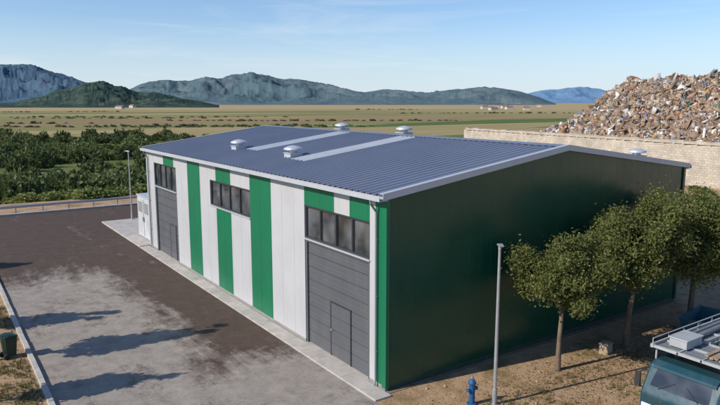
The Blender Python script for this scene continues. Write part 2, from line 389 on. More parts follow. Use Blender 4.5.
b.prism_y([(W/2-.28,zr+.015),(W/2,zr+.06),(W/2+.28,zr+.015),(W/2+.28,zr+.0),(W/2,zr+.045),(W/2-.28,zr+.0)],-.12,L+.07)
b.build('ridge_cap',['roof'],bld)
for yy in (-.14,L+.07):
    b=MB()
    for xa,xb in ((-XO,W/2),(W/2,W+XO)):
        za=H+.08+R*(xa if xa<W/2-.1 else W-xa)/(W/2) if xa!=W/2 else zr
        zb_=zr if xb==W/2 else H+.08+R*(W-xb)/(W/2)
        b.prism_y([(xa,za+.06),(xb,zb_+.06),(xb,zb_-.15),(xa,za-.15)],yy,yy+.03)
        y2=yy+.03; y3=yy+.20 if yy<0 else yy-.17
        b.prism_y([(xa,za+.06),(xb,zb_+.06),(xb,zb_+.045),(xa,za+.045)],min(y2,y3),max(y2,y3))
    b.build('verge_trim',['trim'],bld)
for xg,s in ((-XO,-1),(W+XO,1)):
    b=MB(); z=H-.0
    b.prism_y([(xg,z-.12),(xg,z+.02),(xg+s*.008,z+.02),(xg+s*.008,z-.11),(xg+s*.12,z-.11),(xg+s*.12,z+.03),(xg+s*.13,z+.03),(xg+s*.13,z-.12)],-.12,L+.06)
    b.prism_y([(xg,z-.12),(xg-s*(XO-.01),z-.12),(xg-s*(XO-.01),z-.10),(xg,z-.10)],-.1,L+.04)
    b.build('gutter',['trim'],bld)
for yy in (.42,L-.5):
    b=MB(); b.tube([(-XO-.07,yy,H-.13),(-XO-.06,yy,H-.25),(-.08,yy,H-.5),(-.07,yy,H-.6),(-.07,yy,.25),(-.14,yy,.1)],.035,12)
    for z in (1.2,3,4.8): b.box(-.075,yy-.055,z,0,yy+.055,z+.03)
    b.build('downpipe',['pipe'],bld,smooth=False)
def window(y0,y1,z0,z1,n):
    b=MB(); b.add([(.10,y0+.03,z0+.03),(.10,y1-.03,z0+.03),(.10,y1-.03,z1-.03),(.10,y0+.03,z1-.03)],[(0,3,2,1)])
    w=b.build('window',['glass'],bld,recalc=False)
    b=MB(); f=.07
    b.box(.03,y0+.002,z0+.002,.14,y1-.002,z0+f); b.box(.03,y0+.002,z1-f,.14,y1-.002,z1-.002)
    for i in range(n+1):
        c=y0+.002+(y1-y0-.004-f)*i/n; b.box(.035,c,z0+f,.138,c+f,z1-f)
        if i<n:
            c2=c+f; c3=y0+.002+(y1-y0-.004-f)*(i+1)/n
            b.box(.06,c2+.001,z0+f,.12,c2+.03,z1-f,0); b.box(.06,c3-.03,z0+f,.12,c3-.001,z1-f,0)
    b.build('frame',['frame'],w)
    b=MB(); b.box(-.05,y0-.03,z0-.05,.03,y1+.03,z0-.005); b.build('sill',['trim'],w)
window(.85,5.0,4.08,5.3,4); window(9.7,14.25,4.08,5.3,4); window(19.25,23.2,4.08,5.45,4)
def garage(y0,y1,z1,wy0,wy1):
    b=MB(); x=.10; n=8; hh=(z1-.12)/n
    for i in range(n):
        za=.07+i*hh; zb2=za+hh-.012
        b.prism_y([(x+.04,za),(x,za+.01),(x,za+hh*.45),(x+.010,za+hh*.47),(x+.010,za+hh*.52),(x,za+hh*.54),(x,zb2-.01),(x+.04,zb2)],y0+.12,y1-.12)
    d=b.build('garage_door',['door'],bld)
    b=MB(); b.box(.03,y0+.003,.06,.17,y0+.11,z1-.01); b.box(.03,y1-.11,.06,.17,y1-.003,z1-.01); b.box(.03,y0+.11,z1-.11,.17,y1-.11,z1-.01)
    b.build('frame',['door'],d)
    b=MB(); b.box(x-.022,wy0+.05,.14,x-.004,wy1-.05,2.02)
    for zc in (.56,1.05,1.54): b.box(x-.026,wy0+.06,zc,x-.022,wy1-.06,zc+.012,1)
    for a in ((wy0,wy0+.045),(wy1-.045,wy1)): b.box(x-.03,a[0],.08,x-.004,a[1],2.07,1)
    b.box(x-.03,wy0+.045,2.025,x-.004,wy1-.045,2.07,1)
    b.box(x-.07,wy1-.16,1.02,x-.04,wy1-.04,1.05,2); b.box(x-.07,wy1-.08,1.0,x-.02,wy1-.05,1.07,2)
    b.build('wicket_door',['door','frame','alu'],d)
garage(.85,5.0,4.05,2.05,3.35); garage(19.25,23.2,4.05,19.85,20.9)
for a,c in ((.85,5.0),(19.25,23.2)):
    b=MB(); b.box(-.055,a,-.1,.3,c,.055); b.build('threshold',['conc'],bld)
def vent(x,y,s=.72):
    z=H+.08+R*(min(x,W-x)/(W/2))
    b=MB(); b.box(x-.42*s,y-.42*s,z-.1,x+.42*s,y+.42*s,z+.20*s,0)
    b.box(x-.47*s,y-.47*s,z+.20*s,x+.47*s,y+.47*s,z+.24*s,0)
    b.tube([(x,y,z+.24*s),(x,y,z+.5*s)],.26*s,20,1)
    b.tube([(x,y,z+.40*s),(x,y,z+.44*s),(x,y,z+.54*s),(x,y,z+.64*s),(x,y,z+.69*s)],[.46*s,.60*s,.56*s,.32*s,.05*s],24,0)
    b.build('roof_vent',['trim','alu'],bld,label='round mushroom cap vent on a square base')
for x,y in ((2.3,15.9),(2.35,10.1),(8.7,15.9),(8.75,10.2)): vent(x,y)
vent(15.2,1.5,.7)
# ---------------------------------------------------------------- utility cabin
c=thing('utility_cabin','tall white metal utility cabin with louvred doors on a concrete slab','utility cabin',(.25,25.3,.10))
b=MB(); b.box(0,0,.08,2.0,2.9,2.75); b.box(.05,.05,0,1.95,2.85,.08,1); b.build('body',['vwhite','plinth'],c,bevel=.02)
b=MB(); b.box(-.06,-.06,2.752,2.06,2.96,2.84); b.build('roof',['trim'],c,bevel=.02)
for k in range(2):
    b=MB(); y0=.15+k*1.35; b.box(-.03,y0,.2,-.002,y0+1.25,2.6)
    for i in range(7): b.box(-.045,y0+.2,1.75+i*.1,-.03,y0+1.05,1.80+i*.1,1)
    b.box(-.06,y0+(.05 if k else 1.1),1.15,-.03,y0+(.1 if k else 1.15),1.45,1); b.build('door',['vwhite','door'],c)
b=MB()
for i in range(6): b.box(.5,-.02,.9+i*.12,1.5,-.002,.96+i*.12)
b.build('louvre',['door'],c)
# ---------------------------------------------------------------- lamps
def lamp(loc,h,label,rot=0):
    e=thing('street_lamp',label,'street lamp',loc,rot)
    b=MB(); b.tube([(0,0,0),(0,0,h*.5),(0,0,h)],[.06,.05,.038],14); b.box(-.13,-.13,0,.13,.13,.02); b.tube([(0,0,.02),(0,0,.5)],.075,14)
    for a in range(4): b.tube([(.09*(1 if a&1 else -1),.09*(1 if a&2 else -1),.0),(.09*(1 if a&1 else -1),.09*(1 if a&2 else -1),.05)],.012,6)
    b.build('pole',['alu'],e,smooth=False)
    b=MB(); b.tube([(0,0,h-.02),(0,0,h+.06),(.02,0,h+.10)],.045,12); b.prism_y([(-.10,h+.09),(.26,h+.12),(.26,h+.15),(.06,h+.17),(-.10,h+.14)],-.07,.07); b.build('lamp_head',['alu'],e,bevel=.01)
    b=MB(); b.prism_y([(.03,h+.095),(.24,h+.112),(.24,h+.105),(.03,h+.087)],-.055,.055); b.build('lens',['lens'],e)
lamp((2.2,-2.55,0),4.8,'slim grey steel street lamp standing on bare earth',-2.2)
lamp((1.5,34.6,.1),5.1,'slim pale street lamp beside a concrete slab',2.2)
# ---------------------------------------------------------------- hydrant, meter box, bin
e=thing('fire_hydrant','bright blue standing hydrant on bare earth','hydrant',(1.65,-2.15,0))
b=MB(); b.tube([(0,0,0),(0,0,.05),(0,0,.06),(0,0,.62),(0,0,.66),(0,0,.70)],[.15,.15,.09,.09,.12,.12],16); b.tube([(0,0,.70),(0,0,.78),(0,0,.83)],[.11,.08,.02],16); b.build('body',['blue'],e)
for s in (-1,1):
    b=MB(); b.tube([(s*.08,0,.48),(s*.15,0,.48),(s*.16,0,.48),(s*.19,0,.48)],[.05,.05,.06,.06],12); b.build('outlet',['blue'],e)
b=MB(); b.box(-.03,-.03,.83,.03,.03,.89); b.build('valve_nut',['alu'],e)
e=thing('meter_box','low weathered concrete meter box with a lid','meter box',(8.5,-2.0,0),.2)
b=MB(); b.box(-.22,-.16,-.05,.22,.16,.34); b.build('body',['stone'],e,bevel=.02); b=MB(); b.box(-.24,-.18,.342,.24,.18,.38); b.build('lid',['stone'],e,bevel=.015)
e=thing('waste_bin','dark green wheeled waste bin beside the kerb','waste bin',(-9.4,9.8,0),.3)
b=MB(); lo=[(-.21,-.23),(.21,-.23),(.21,.23),(-.21,.23)]; 
vs=[(x*.78,y*.78,.08) for x,y in lo]+[(x*1.0,y*1.0,.76) for x,y in lo]
b.add(vs,[(3,2,1,0),(4,5,6,7),(0,1,5,4),(1,2,6,5),(2,3,7,6),(3,0,4,7)]); b.build('body',['bin'],e,bevel=.03)
b=MB(); b.prism_y([(-.24,.765),(.24,.765),(.22,.81),(0,.86),(-.22,.83)],-.25,.25); b.tube([(-.26,-.18,.81),(-.26,.18,.81)],.02,8); b.build('lid',['bin'],e,bevel=.01)
for s in (-1,1):
    b=MB(); b.tube([(-.18,s*.17,.10),(-.18,s*.23,.10)],.10,16); b.build('wheel',['rubber'],e)
# ---------------------------------------------------------------- waste skip
e=thing('waste_skip','open faded blue-green steel waste skip under the trees','waste skip',(12.9,-3.5,0),.15)
b=MB(); wv=.75
prof=[(-1.1,.95),(-.8,.12),(.8,.12),(1.1,.95)]; inn=[(1.03,.95),(.76,.19),(-.76,.19),(-1.03,.95)]
b.prism_y(prof+inn,-wv+.05,wv-.05); b.prism_y(prof,-wv,-wv+.049); b.prism_y(prof,wv-.049,wv)
b.build('body',['dblue'],e)
for s in (-1,1):
    b=MB(); b.box(-1.15,min(s*(wv+.002),s*(wv+.05)),.91,1.15,max(s*(wv+.002),s*(wv+.05)),.99)
    for x in (-.5,0,.5): b.prism_y([(x-.04,.14),(x+.04,.14),(x+.04,.91),(x-.04,.91)],*sorted((s*(wv+.002),s*(wv+.05))))
    b.build('rim',['dblue'],e)
for s in (-1,1):
    b=MB(); b.box(-.8,s*.5-.06,0,.8,s*.5+.06,.118); b.build('skid',['frame'],e)
# ---------------------------------------------------------------- truck
t=thing('utility_truck','dark teal light truck with a grey cage and cluttered rack','truck',(4.45,-6.8,0))
hw=1.0
b=MB(); b.prism_y([(0,.42),(0,1.12),(.08,1.24),(.42,1.83),(.58,1.93),(1.72,1.93),(1.75,1.85),(1.75,.42)],-hw,hw); b.build('cab',['teal'],t,bevel=.06)
b=MB()
b.add([(.128,-.80,1.33),(.128,.80,1.33),(.372,.74,1.76),(.372,-.74,1.76)],[(0,1,2,3)]); b.build('windscreen',['glass'],t,recalc=False)
b=MB(); b.prism_y([(.33,1.78),(.35,1.85),(.52,1.96),(.55,1.94),(.42,1.84)],-.86,.86); b.build('sun_visor',['teal'],t)
for s in (-1,1):
    b=MB(); b.tube([(.10,s*.55,1.30),(.25,s*.15,1.56)],.010,6); b.build('wiper',['rubber'],t)
    b=MB(); y=s*(hw+.004); b.add([(.34,y,1.25),(1.5,y,1.25),(1.5,y,1.76),(.60,y,1.76)],[(0,1,2,3)]); b.build('side_window',['glass'],t,recalc=False)
    b=MB(); b.tube([(.20,s*(hw-.02),1.15),(.12,s*1.12,1.22)],.022,8); b.tube([(.42,s*(hw-.02),1.72),(.12,s*1.12,1.60)],.022,8); b.box(.06,s*1.14-.08,1.2,.13,s*1.14+.08,1.60,1); b.build('side_mirror',['frame','frame'],t,bevel=.01)
    b=MB(); b.box(-.03,s*.78-.15,.62,.02,s*.78+.15,.84); b.build('headlight',['lens'],t,bevel=.02)
    b=MB(); b.box(4.72,s*.85-.1,.75,4.78,s*.85+.1,1.0); b.build('tail_lamp',['red'],t)
b=MB(); b.box(-.12,-1.02,.35,.05,1.02,.56); b.build('bumper',['frame'],t,bevel=.03)
b=MB(); b.box(-.02,-.55,.66,-.001,.55,.95)
for i in range(4): b.box(-.035,-.5,.69+i*.065,-.02,.5,.715+i*.065,1)
b.build('grille',['frame','alu'],t)
b=MB(); b.box(1.0,-.4,.45,4.7,.4,.6); b.build('chassis',['frame'],t)
b=MB(); b.box(1.85,-1.05,.78,4.7,1.05,.88)
for s in (-1,1): b.box(1.85,min(s*1.05,s*1.01),.881,4.7,max(s*1.05,s*1.01),1.25)
b.box(4.66,-1.0,.881,4.7,1.0,1.25); b.box(1.85,-1.0,.881,1.89,1.0,1.6); b.build('cargo_bed',['vgrey'],t,bevel=.01)
b=MB(); zt2=2.30; xf=.55
for x in (1.87,2.8,3.74,4.66):
    for s in (-1,1): b.box(x-.03,s*1.03-.03,1.25,x+.03,s*1.03+.03,zt2-.05)
for x in (xf,1.2,1.87,2.8,3.74,4.66): b.box(x-.03,-1.0,zt2-.045,x+.03,1.0,zt2+.03)
for s in (-1,1):
    b.box(xf-.05,s*1.04-.04,zt2-.05,4.72,s*1.04+.04,zt2+.05)
    b.tube([(xf,s*1.04,zt2+.2),(4.66,s*1.04,zt2+.2)],.018,8)
    for k in range(6): x=xf+k*.8; b.tube([(x,s*1.04,zt2+.04),(x,s*1.04,zt2+.2)],.015,6)
    for z in (1.6,1.95): b.tube([(1.87,s*1.03,z),(4.66,s*1.03,z)],.02,8)
    b.box(xf+.1,s*.98-.02,1.90,xf+.15,s*.98+.02,zt2-.05)
    for k in range(13): x=1.95+k*.215; b.tube([(x,s*1.03,1.25),(x,s*1.03,zt2)],.006,5)
b.box(xf-.03,-.34,zt2-.04,4.66,-.30,zt2+.025); b.box(xf-.03,.30,zt2-.04,4.66,.34,zt2+.025)
b.build('cargo_cage',['vrack'],t)
for (xa,xb,ya,yb) in ((xf+.04,1.16,-.98,.98),(1.24,1.83,-.98,.98),(1.91,2.76,-.98,-.36),(1.91,2.76,.36,.98),(2.84,3.70,-.98,.98),(3.78,4.62,-.28,.98)):
    b=MB(); b.box(xa,ya,zt2-.03,xb,yb,zt2-.012)
    k=xa+.1
    while k<xb-.05: b.box(k,ya,zt2-.012,k+.02,yb,zt2-.004); k+=.2
    b.build('roof_panel',['vgrey'],t)
b=MB(); b.box(.85,.25,zt2+.03,1.65,.75,zt2+.26); b.box(.82,.22,zt2+.262,1.68,.78,zt2+.30); b.build('tool_box',['vrack'],t,bevel=.015)
b=MB()
for k in range(4): b.box(.75+.02*k,-.75+k*.13,zt2+.032+.03*(k%2),3.6-.1*k,-.65+k*.13,zt2+.075+.03*(k%2))
b.build('plank_stack',['wood'],t)
b=MB(); b.tube([(1.9,.55,zt2+.11),(4.4,.62,zt2+.11)],.07,12); b.tube([(2.0,.75,zt2+.10),(4.5,.80,zt2+.10)],.055,12); b.build('pipe_bundle',['vgrey'],t)
b=MB(); b.tube([(.62,-.85,zt2+.03),(.62,-.85,zt2+.16)],.05,14); b.build('beacon',['amber'],t)
b=MB()
for i in range(9):
    x=2.2+random.random()*2.1; yy=-.7+random.random()*1.4; s=.2+random.random()*.12
    b.tube([(x,yy,.9),(x,yy,1.0),(x,yy,1.0+s),(x,yy,1.08+s)],[s*.8,s,s*.8,s*.2],9)
b.build('load',['stone'],t,smooth=True)
for x in (.85,3.85):
    for s in (-1,1):
        b=MB(); b.tube([(x,s*.72,.38),(x,s*.75,.38),(x,s*.94,.38),(x,s*.97,.38)],[.33,.38,.38,.33],28); w=b.build('wheel',['rubber'],t)
        b=MB(); b.tube([(x,s*.965,.38),(x,s*.985,.38),(x,s*.975,.38)],[.22,.21,.06],20); b.build('rim',['alu'],w)
# ---------------------------------------------------------------- trees
def quads_from(P,size,asp=.6):
    n=len(P); a=rng.normal(size=(n,3)); a/=np.linalg.norm(a,axis=1)[:,None]
    c=rng.normal(size=(n,3)); c-= (c*a).sum(1)[:,None]*a; c/=np.linalg.norm(c,axis=1)[:,None]
    s=size*(.6+.8*rng.random(n))[:,None]; a=a*s; c=c*s*asp
    V=np.stack([P-a,P-c*.9+a*.1,P+a,P+c*.9+a*.1],1).reshape(-1,3); return V,np.arange(4*n).reshape(n,4)
def tree(loc,zc,rx,rz,label,nl=15000,trunk=.11,lean=(0,0),leaf=.085,group=None,nclump=70,name='olive_tree',cat='tree',rag=.5):
    e=thing(name,label,cat,loc,0,group)
    b=MB(); zf=zc-rz*.75
    top=Vector((lean[0],lean[1],zf)); 
    b.tube([(0,0,-.05),(0.02,.0,.08),(lean[0]*.3,lean[1]*.3,zf*.5),tuple(top)],[trunk*1.6,trunk*1.1,trunk*.85,trunk*.7],10)
    cl=[]
    for i in range(nclump):
        d=rng.normal(size=3); d/=np.linalg.norm(d); r=.3+.66*rng.random()**.6
        if d[2]<-.3: d[2]*=.6
        k=.9+rag*noise.noise(Vector(d*1.9)+Vector(loc))
        cl.append(np.array([lean[0],lean[1],zc])+d*r*k*np.array([rx,rx,rz]))
    cl=np.array(cl)
    for i in range(9):
        c_=cl[i*nclump//9]; mid=top.lerp(Vector(c_),.5)+Vector((0,0,-.1)); b.tube([tuple(top-Vector((0,0,.1))),tuple(mid),tuple(c_)],[trunk*.5,trunk*.3,trunk*.1],6)
    b.build('trunk',['bark'],e,smooth=True,recalc=False)
    idx=rng.integers(0,nclump,nl); sig=(.11+.12*rng.random(nclump))*rx/1.7
    P=cl[idx]+rng.normal(size=(nl,3))*sig[idx][:,None]
    V,Fq=quads_from(P,leaf); crnd=rng.random(nclump)
    npmesh('crown',V,Fq,['leaf'],attr=np.clip(.65*crnd[idx]+.35*rng.random(nl),0,1),parent=e)
    return e
tree((5.8,-2.0,0),3.3,1.62,1.40,'small olive-green tree with a bare trunk on dry earth',40000,.09,(.1,0),.050,nclump=85,rag=.6)
tree((9.7,-2.0,0),3.6,1.95,1.85,'taller olive-green tree with an uneven crown',56000,.11,(.15,-.1),.051,nclump=105,rag=.6)
tree((13.2,-2.5,0),3.7,2.4,2.05,'broad olive-green tree shading a blue-green skip',74000,.13,(.1,0),.053,nclump=135,rag=.55)
for (x,y,h,r) in ((-10.9,9.9,6.4,.85),(-12.6,14.1,5.6,.9),(-11.7,6.4,4.6,.8),(-14.0,25.5,5.0,1.1)):
    tree((x,y,0),h*.60,r,h*.40,'slender leafy tree on the grass verge beside the kerb',14000,.08,(.02,0),.08,nclump=60,name='verge_tree',group='slender trees along the grass verge')
# ---------------------------------------------------------------- scrub wood
def bush_template(k,n,ls):
    d=rng.normal(size=(n,3)); d/=np.linalg.norm(d,axis=1)[:,None]; d[:,2]=np.abs(d[:,2])*1.0
    r=np.array([.82+.5*noise.noise(Vector(q*2.2)+Vector((k*7.3,0,0))) for q in d])*(.72+.3*rng.random(n))
    P=d*r[:,None]; return quads_from(P,ls,.8)
temps=[bush_template(k,340,.11) for k in range(9)]; temps_far=[bush_template(k,60,.25) for k in range(5)]
def bushes(name,pts,label,cat,mat='scrub',T=None):
    T=T or temps
    Vs=[];Fs=[];A=[];o=0
    for (x,y,s,h) in pts:
        V,Fq=T[rng.integers(len(T))]; a=rng.random()*6.28; ca,sa=math.cos(a),math.sin(a)
        Q=np.stack([(V[:,0]*ca-V[:,1]*sa)*s+x,(V[:,0]*sa+V[:,1]*ca)*s+y,V[:,2]*h+float(zg(np.float64(x),np.float64(y)))],1)
        Vs.append(Q);Fs.append(Fq+o);o+=len(V); A.append(np.clip(.75*rng.random()*np.ones(len(Fq))+.35*rng.random(len(Fq)),0,1))
    return stuff(npmesh(name,np.concatenate(Vs),np.concatenate(Fs),[mat],attr=np.concatenate(A)),label,cat)
def pol(u,dist):
    a=(u-360)/F_PX/math.cos(TH); k=CAM+(FW+RT*a)*dist; return k.x,k.y
dark=[];bright=[]
tries=0
while len(dark)+len(bright)<2300 and tries<40000:
    tries+=1
    u=rng.uniform(-110,230); dd=60+170*rng.random()**1.2
    x,y=pol(u,dd)
    if y<49 or (x>22 and y<60): continue
    nn=noise.noise(Vector((x*.03,y*.03,3.))); n2=noise.noise(Vector((x*.06,y*.06,8.)))
    if nn+.5*n2<-.15 and rng.random()<.94: continue
    if n2>.10 or y<56:
        s=rng.uniform(.4,1.3); 
        if y<58 and rng.random()<.4: continue
        bright.append((x,y,s*1.4,s*rng.uniform(.7,1.2)))
    else:
        s=rng.uniform(.5,2.2)*(1+.4*max(0,nn)); hh=s*rng.uniform(.8,1.6)
        if rng.random()<.12: s*=1.35; hh=s*1.5
        dark.append((x,y,s*1.15,hh))
bushes('scrub_wood',dark,'dense green scrub wood below the yard','scrub')
bushes('low_shrubs',bright,'green low shrubs in the meadow','shrubs','shrub')
pts=[]
fd=Vector((math.cos(-.55),math.sin(-.55)))
for k in range(13):
    u=rng.uniform(-80,560); dd=320*math.exp(rng.random()*1.4); x,y=pol(u,dd); n_=int(rng.integers(14,44)); stp=rng.uniform(2.2,4)*(1+dd/900)
    for j in range(n_):
        if rng.random()<.15: continue
        px_=x+fd.x*(j-n_/2)*stp+rng.normal()*2; py_=y+fd.y*(j-n_/2)*stp+rng.normal()*2
        if py_<60 or (px_>40 and py_<100): continue
        s=rng.uniform(.6,1.4)*(1+dd/1800); pts.append((px_,py_,s*1.6,s*rng.uniform(.6,1.1)))
bushes('hedgerow_trees',pts,'thin dark tree lines between the fields','trees','hedge',T=temps_far)
pts=[(54+rng.normal()*1.5,rng.uniform(-10,40),rng.uniform(.4,1.1),rng.uniform(.4,1.1)) for _ in range(40)]+[(rng.uniform(24,50),rng.uniform(2,44),rng.uniform(.4,1.1),rng.uniform(.4,1.1)) for _ in range(110)]
bushes('low_shrubs',pts,'low shrubs on rough ground','shrubs')
def tufts(name,areas,n,label):
    P=[]
    while len(P)<n:
        a=areas[rng.integers(len(areas))]; x=rng.uniform(a[0],a[1]);y=rng.uniform(a[2],a[3])
        if noise.noise(Vector((x*.7,y*.7,1.)))+.25*rng.random()<.05: continue
        P.append((x,y))
    P=np.array(P); Vs=[];nb=9
    for k in range(nb):
        ang=rng.random(n)*6.28; r=.05*rng.random(n); bx=P[:,0]+np.cos(ang)*r; by=P[:,1]+np.sin(ang)*r
        h=.04+.10*rng.random(n); ln=.07*rng.random(n); w=.007
        tx=bx+np.cos(ang)*ln; ty=by+np.sin(ang)*ln
        px=-np.sin(ang)*w; py=np.cos(ang)*w; z0=np.zeros(n)
        Vs.append(np.stack([np.stack([bx-px,by-py,z0],1),np.stack([bx+px,by+py,z0],1),np.stack([tx+px*.3,ty+py*.3,h],1),np.stack([tx-px*.3,ty-py*.3,h],1)],1).reshape(-1,3))
    V=np.concatenate(Vs); nf=len(V)//4
    stuff(npmesh(name,V,np.arange(len(V)).reshape(nf,4),['grass'],attr=rng.random(nf)),label,'grass')
tufts('grass',[(-12,-8.95,2,30)],4500,'dry grass tufts on the verge')
tufts('grass',[(.5,16,-7,-2.4)],1300,'sparse dry grass tufts on bare earth')
n_=9000; P=np.stack([rng.normal(9.,4.2,n_),rng.normal(-2.9,1.2,n_),.012+.02*rng.random(n_)],1); P=P[(P[:,1]<-.35)&(P[:,0]>.3)&(P[:,0]<19)]
V,Fq=quads_from(P,.035,.6); V[:,2]=np.abs(V[:,2]-.02)*.5+.008
stuff(npmesh('leaf_litter',V,Fq,['litter'],attr=rng.random(len(Fq))),'dry brown leaf litter on bare earth','leaf litter')
def stones(name,areas,n,smin,smax,label):
    Vs=[];Fs=[];o=0
    ico=[(0,0,1),(.9,0,.3),(.28,.85,.3),(-.73,.53,.3),(-.73,-.53,.3),(.28,-.85,.3),(.6,.4,-.6),(-.5,.5,-.6),(-.3,-.7,-.6)]
    fc=[(0,1,2),(0,2,3),(0,3,4),(0,4,5),(0,5,1),(1,6,2),(2,7,3),(3,7,4),(4,8,5),(5,6,1),(2,6,7),(4,7,8),(5,8,6)]
    for i in range(n):
        a=areas[rng.integers(len(areas))]; x=rng.uniform(a[0],a[1]);y=rng.uniform(a[2],a[3]); s=smin+(smax-smin)*rng.random()**4
        Vs.append(np.array(ico)*s*rng.uniform(.6,1.2,size=3)*[1,1,.7]+[x,y,s*.2]); Fs.append(np.array(fc)+o); o+=9
    stuff(npmesh(name,np.concatenate(Vs),np.concatenate(Fs),['stone']),label,'stones')
stones('loose_stones',[(.3,16,-8,-.5),(-12,-9,2,20)],1100,.010,.07,'small loose stones on the earth')
stones('gravel',[(-8.7,-.8,-2,30)],1500,.006,.020,'fine loose gravel scattered on asphalt')
# ---------------------------------------------------------------- block wall + debris heap
def wx(y): return 55.2+(y-5)*.14
wt=thing('retaining_wall','long warm beige retaining wall of rough stone','wall')
b=MB(); y=-45.
while y<62:
    b.add([(wx(y),y,0),(wx(y)+.9,y,0),(wx(y+2)+.9,y+1.995,0),(wx(y+2),y+1.995,0),(wx(y),y,4.5),(wx(y)+.9,y,4.5),(wx(y+2)+.9,y+1.995,4.5),(wx(y+2),y+1.995,4.5)],[(0,3,2,1),(4,5,6,7),(0,1,5,4),(1,2,6,5),(2,3,7,6),(3,0,4,7)])
    y+=2.
b.build('masonry',['blocks'],wt,recalc=False)
b=MB(); y=-45.
while y<62:
    n_=rng.uniform(.8,1.6)
    b.box(wx(y)-.06+rng.random()*.05,y+.01,4.503,wx(y)+1.0,min(y+n_,62.5)-.01,4.5+.24+rng.random()*.10,0); y+=n_
b.build('coping',['blocks'],wt,recalc=False)
def hy(y): return np.interp(y,[-60,-20,10,20,29,37,43,47,51,55,60,66],[11,11.8,11.7,12.4,12.0,12.2,11.6,10.0,7.6,5.2,3.2,0])
ys=np.arange(-60,76,.9); xs=np.arange(57.5,132,.9); XX,YY=np.meshgrid(xs,ys)
prof=np.interp(XX-.14*(YY-5),[57,59,63,67,72,77,112,128],[.18,.30,.55,.68,.96,1.,.97,0.])
ZZ=hy(YY)*prof
for i in range(ZZ.shape[0]):
    for j in range(ZZ.shape[1]):
        q=Vector((XX[i,j]*.10,YY[i,j]*.10,0)); ZZ[i,j]+=(noise.noise(q)*1.6+abs(noise.noise(q*3.1))*1.7-.5+noise.noise(q*8)*.7)*min(1,ZZ[i,j]/5)
V=np.stack([XX,YY,ZZ],-1).reshape(-1,3); n1,n2=XX.shape; I=np.arange(n1*n2).reshape(n1,n2); Fq=np.stack([I[:-1,:-1],I[:-1,1:],I[1:,1:],I[1:,:-1]],-1).reshape(-1,4)
pal=np.array([(.36,.245,.165),(.44,.32,.22),(.28,.19,.13),(.50,.40,.30),(.62,.56,.48),(.80,.79,.76),(.36,.31,.27),(.50,.21,.12),(.06,.055,.055),(.10,.23,.44),(.60,.28,.10),(.15,.27,.17)])
pw=np.array([.17,.15,.13,.11,.09,.105,.07,.045,.07,.028,.025,.014]);pw/=pw.sum()
Vs=[V];Fs=[Fq];C=[pal[rng.choice(3,len(Fq))]*.8]; o=len(V)
nb=58000; yy=rng.uniform(8,68,nb); xx=58+30*rng.random(nb)
bi=np.clip(((yy-ys[0])/.9).astype(int),0,n1-2);bj=np.clip(((xx-xs[0])/.9).astype(int),0,n2-2)
fy=(yy-ys[0])/.9-bi; fx=(xx-xs[0])/.9-bj
zz=(ZZ[bi,bj]*(1-fy)+ZZ[bi+1,bj]*fy)*(1-fx)+(ZZ[bi,bj+1]*(1-fy)+ZZ[bi+1,bj+1]*fy)*fx
cube=np.array([(-1,-1,-1),(1,-1,-1),(1,1,-1),(-1,1,-1),(-1,-1,1),(1,-1,1),(1,1,1),(-1,1,1)])*.5
cf=np.array([(0,3,2,1),(4,5,6,7),(0,1,5,4),(1,2,6,5),(2,3,7,6),(3,0,4,7)])
sz=(.08+.38*rng.random((nb,1))**7)*np.stack([rng.uniform(.8,4.0,nb),rng.uniform(.6,2.2,nb),rng.uniform(.05,.8,nb)],1)
BV=np.zeros((nb,8,3))
ang=np.stack([rng.normal(size=nb)*.8,rng.normal(size=nb)*.8-.3,rng.uniform(0,6.28,nb)],1)
jt=rng.normal(size=(nb,8,3))*.08
for i in range(nb):
    m=np.array(Euler(ang[i]).to_matrix())
    BV[i]=((cube+jt[i])*sz[i])@m.T+[xx[i],yy[i],zz[i]+.06]
Vs.append(BV.reshape(-1,3)); Fs.append((cf[None]+8*np.arange(nb)[:,None,None]+o).reshape(-1,4)); C.append(np.repeat(pal[rng.choice(len(pal),nb,p=pw)]*rng.uniform(.65,1.1,(nb,1)),6,axis=0))
C=np.concatenate(C); C=np.concatenate([C,np.ones((len(C),1))],1)
stuff(npmesh('debris_heap',np.concatenate(Vs),np.concatenate(Fs),['debris'],col=C),'tall heap of mixed rubbish scraps behind a stone wall','debris heap')
# ---------------------------------------------------------------- far houses
def house(u,dist,rot,wd,dp,h):
    x,y=pol(u,dist); e=thing('house','small pale rendered house with a clay tile roof','house',(x,y,float(zg(np.float64(x),np.float64(y)))),rot,'scattered houses on the plain')
    b=MB(); b.box(-wd/2,-dp/2,0,wd/2,dp/2,h); b.build('wall',['hwall'],e)
    b=MB(); b.prism_y([(-wd/2-.4,h),(wd/2+.4,h),(0,h+wd*.25)],-dp/2-.4,dp/2+.4); b.build('roof',['hroof'],e)
for i in range(12):
    u=rng.choice([rng.uniform(480,560),rng.uniform(120,150)],p=[.7,.3]); house(u,rng.uniform(1000,1700),rng.random()*3,rng.uniform(9,13),rng.uniform(10,16),rng.uniform(3.,5.5))
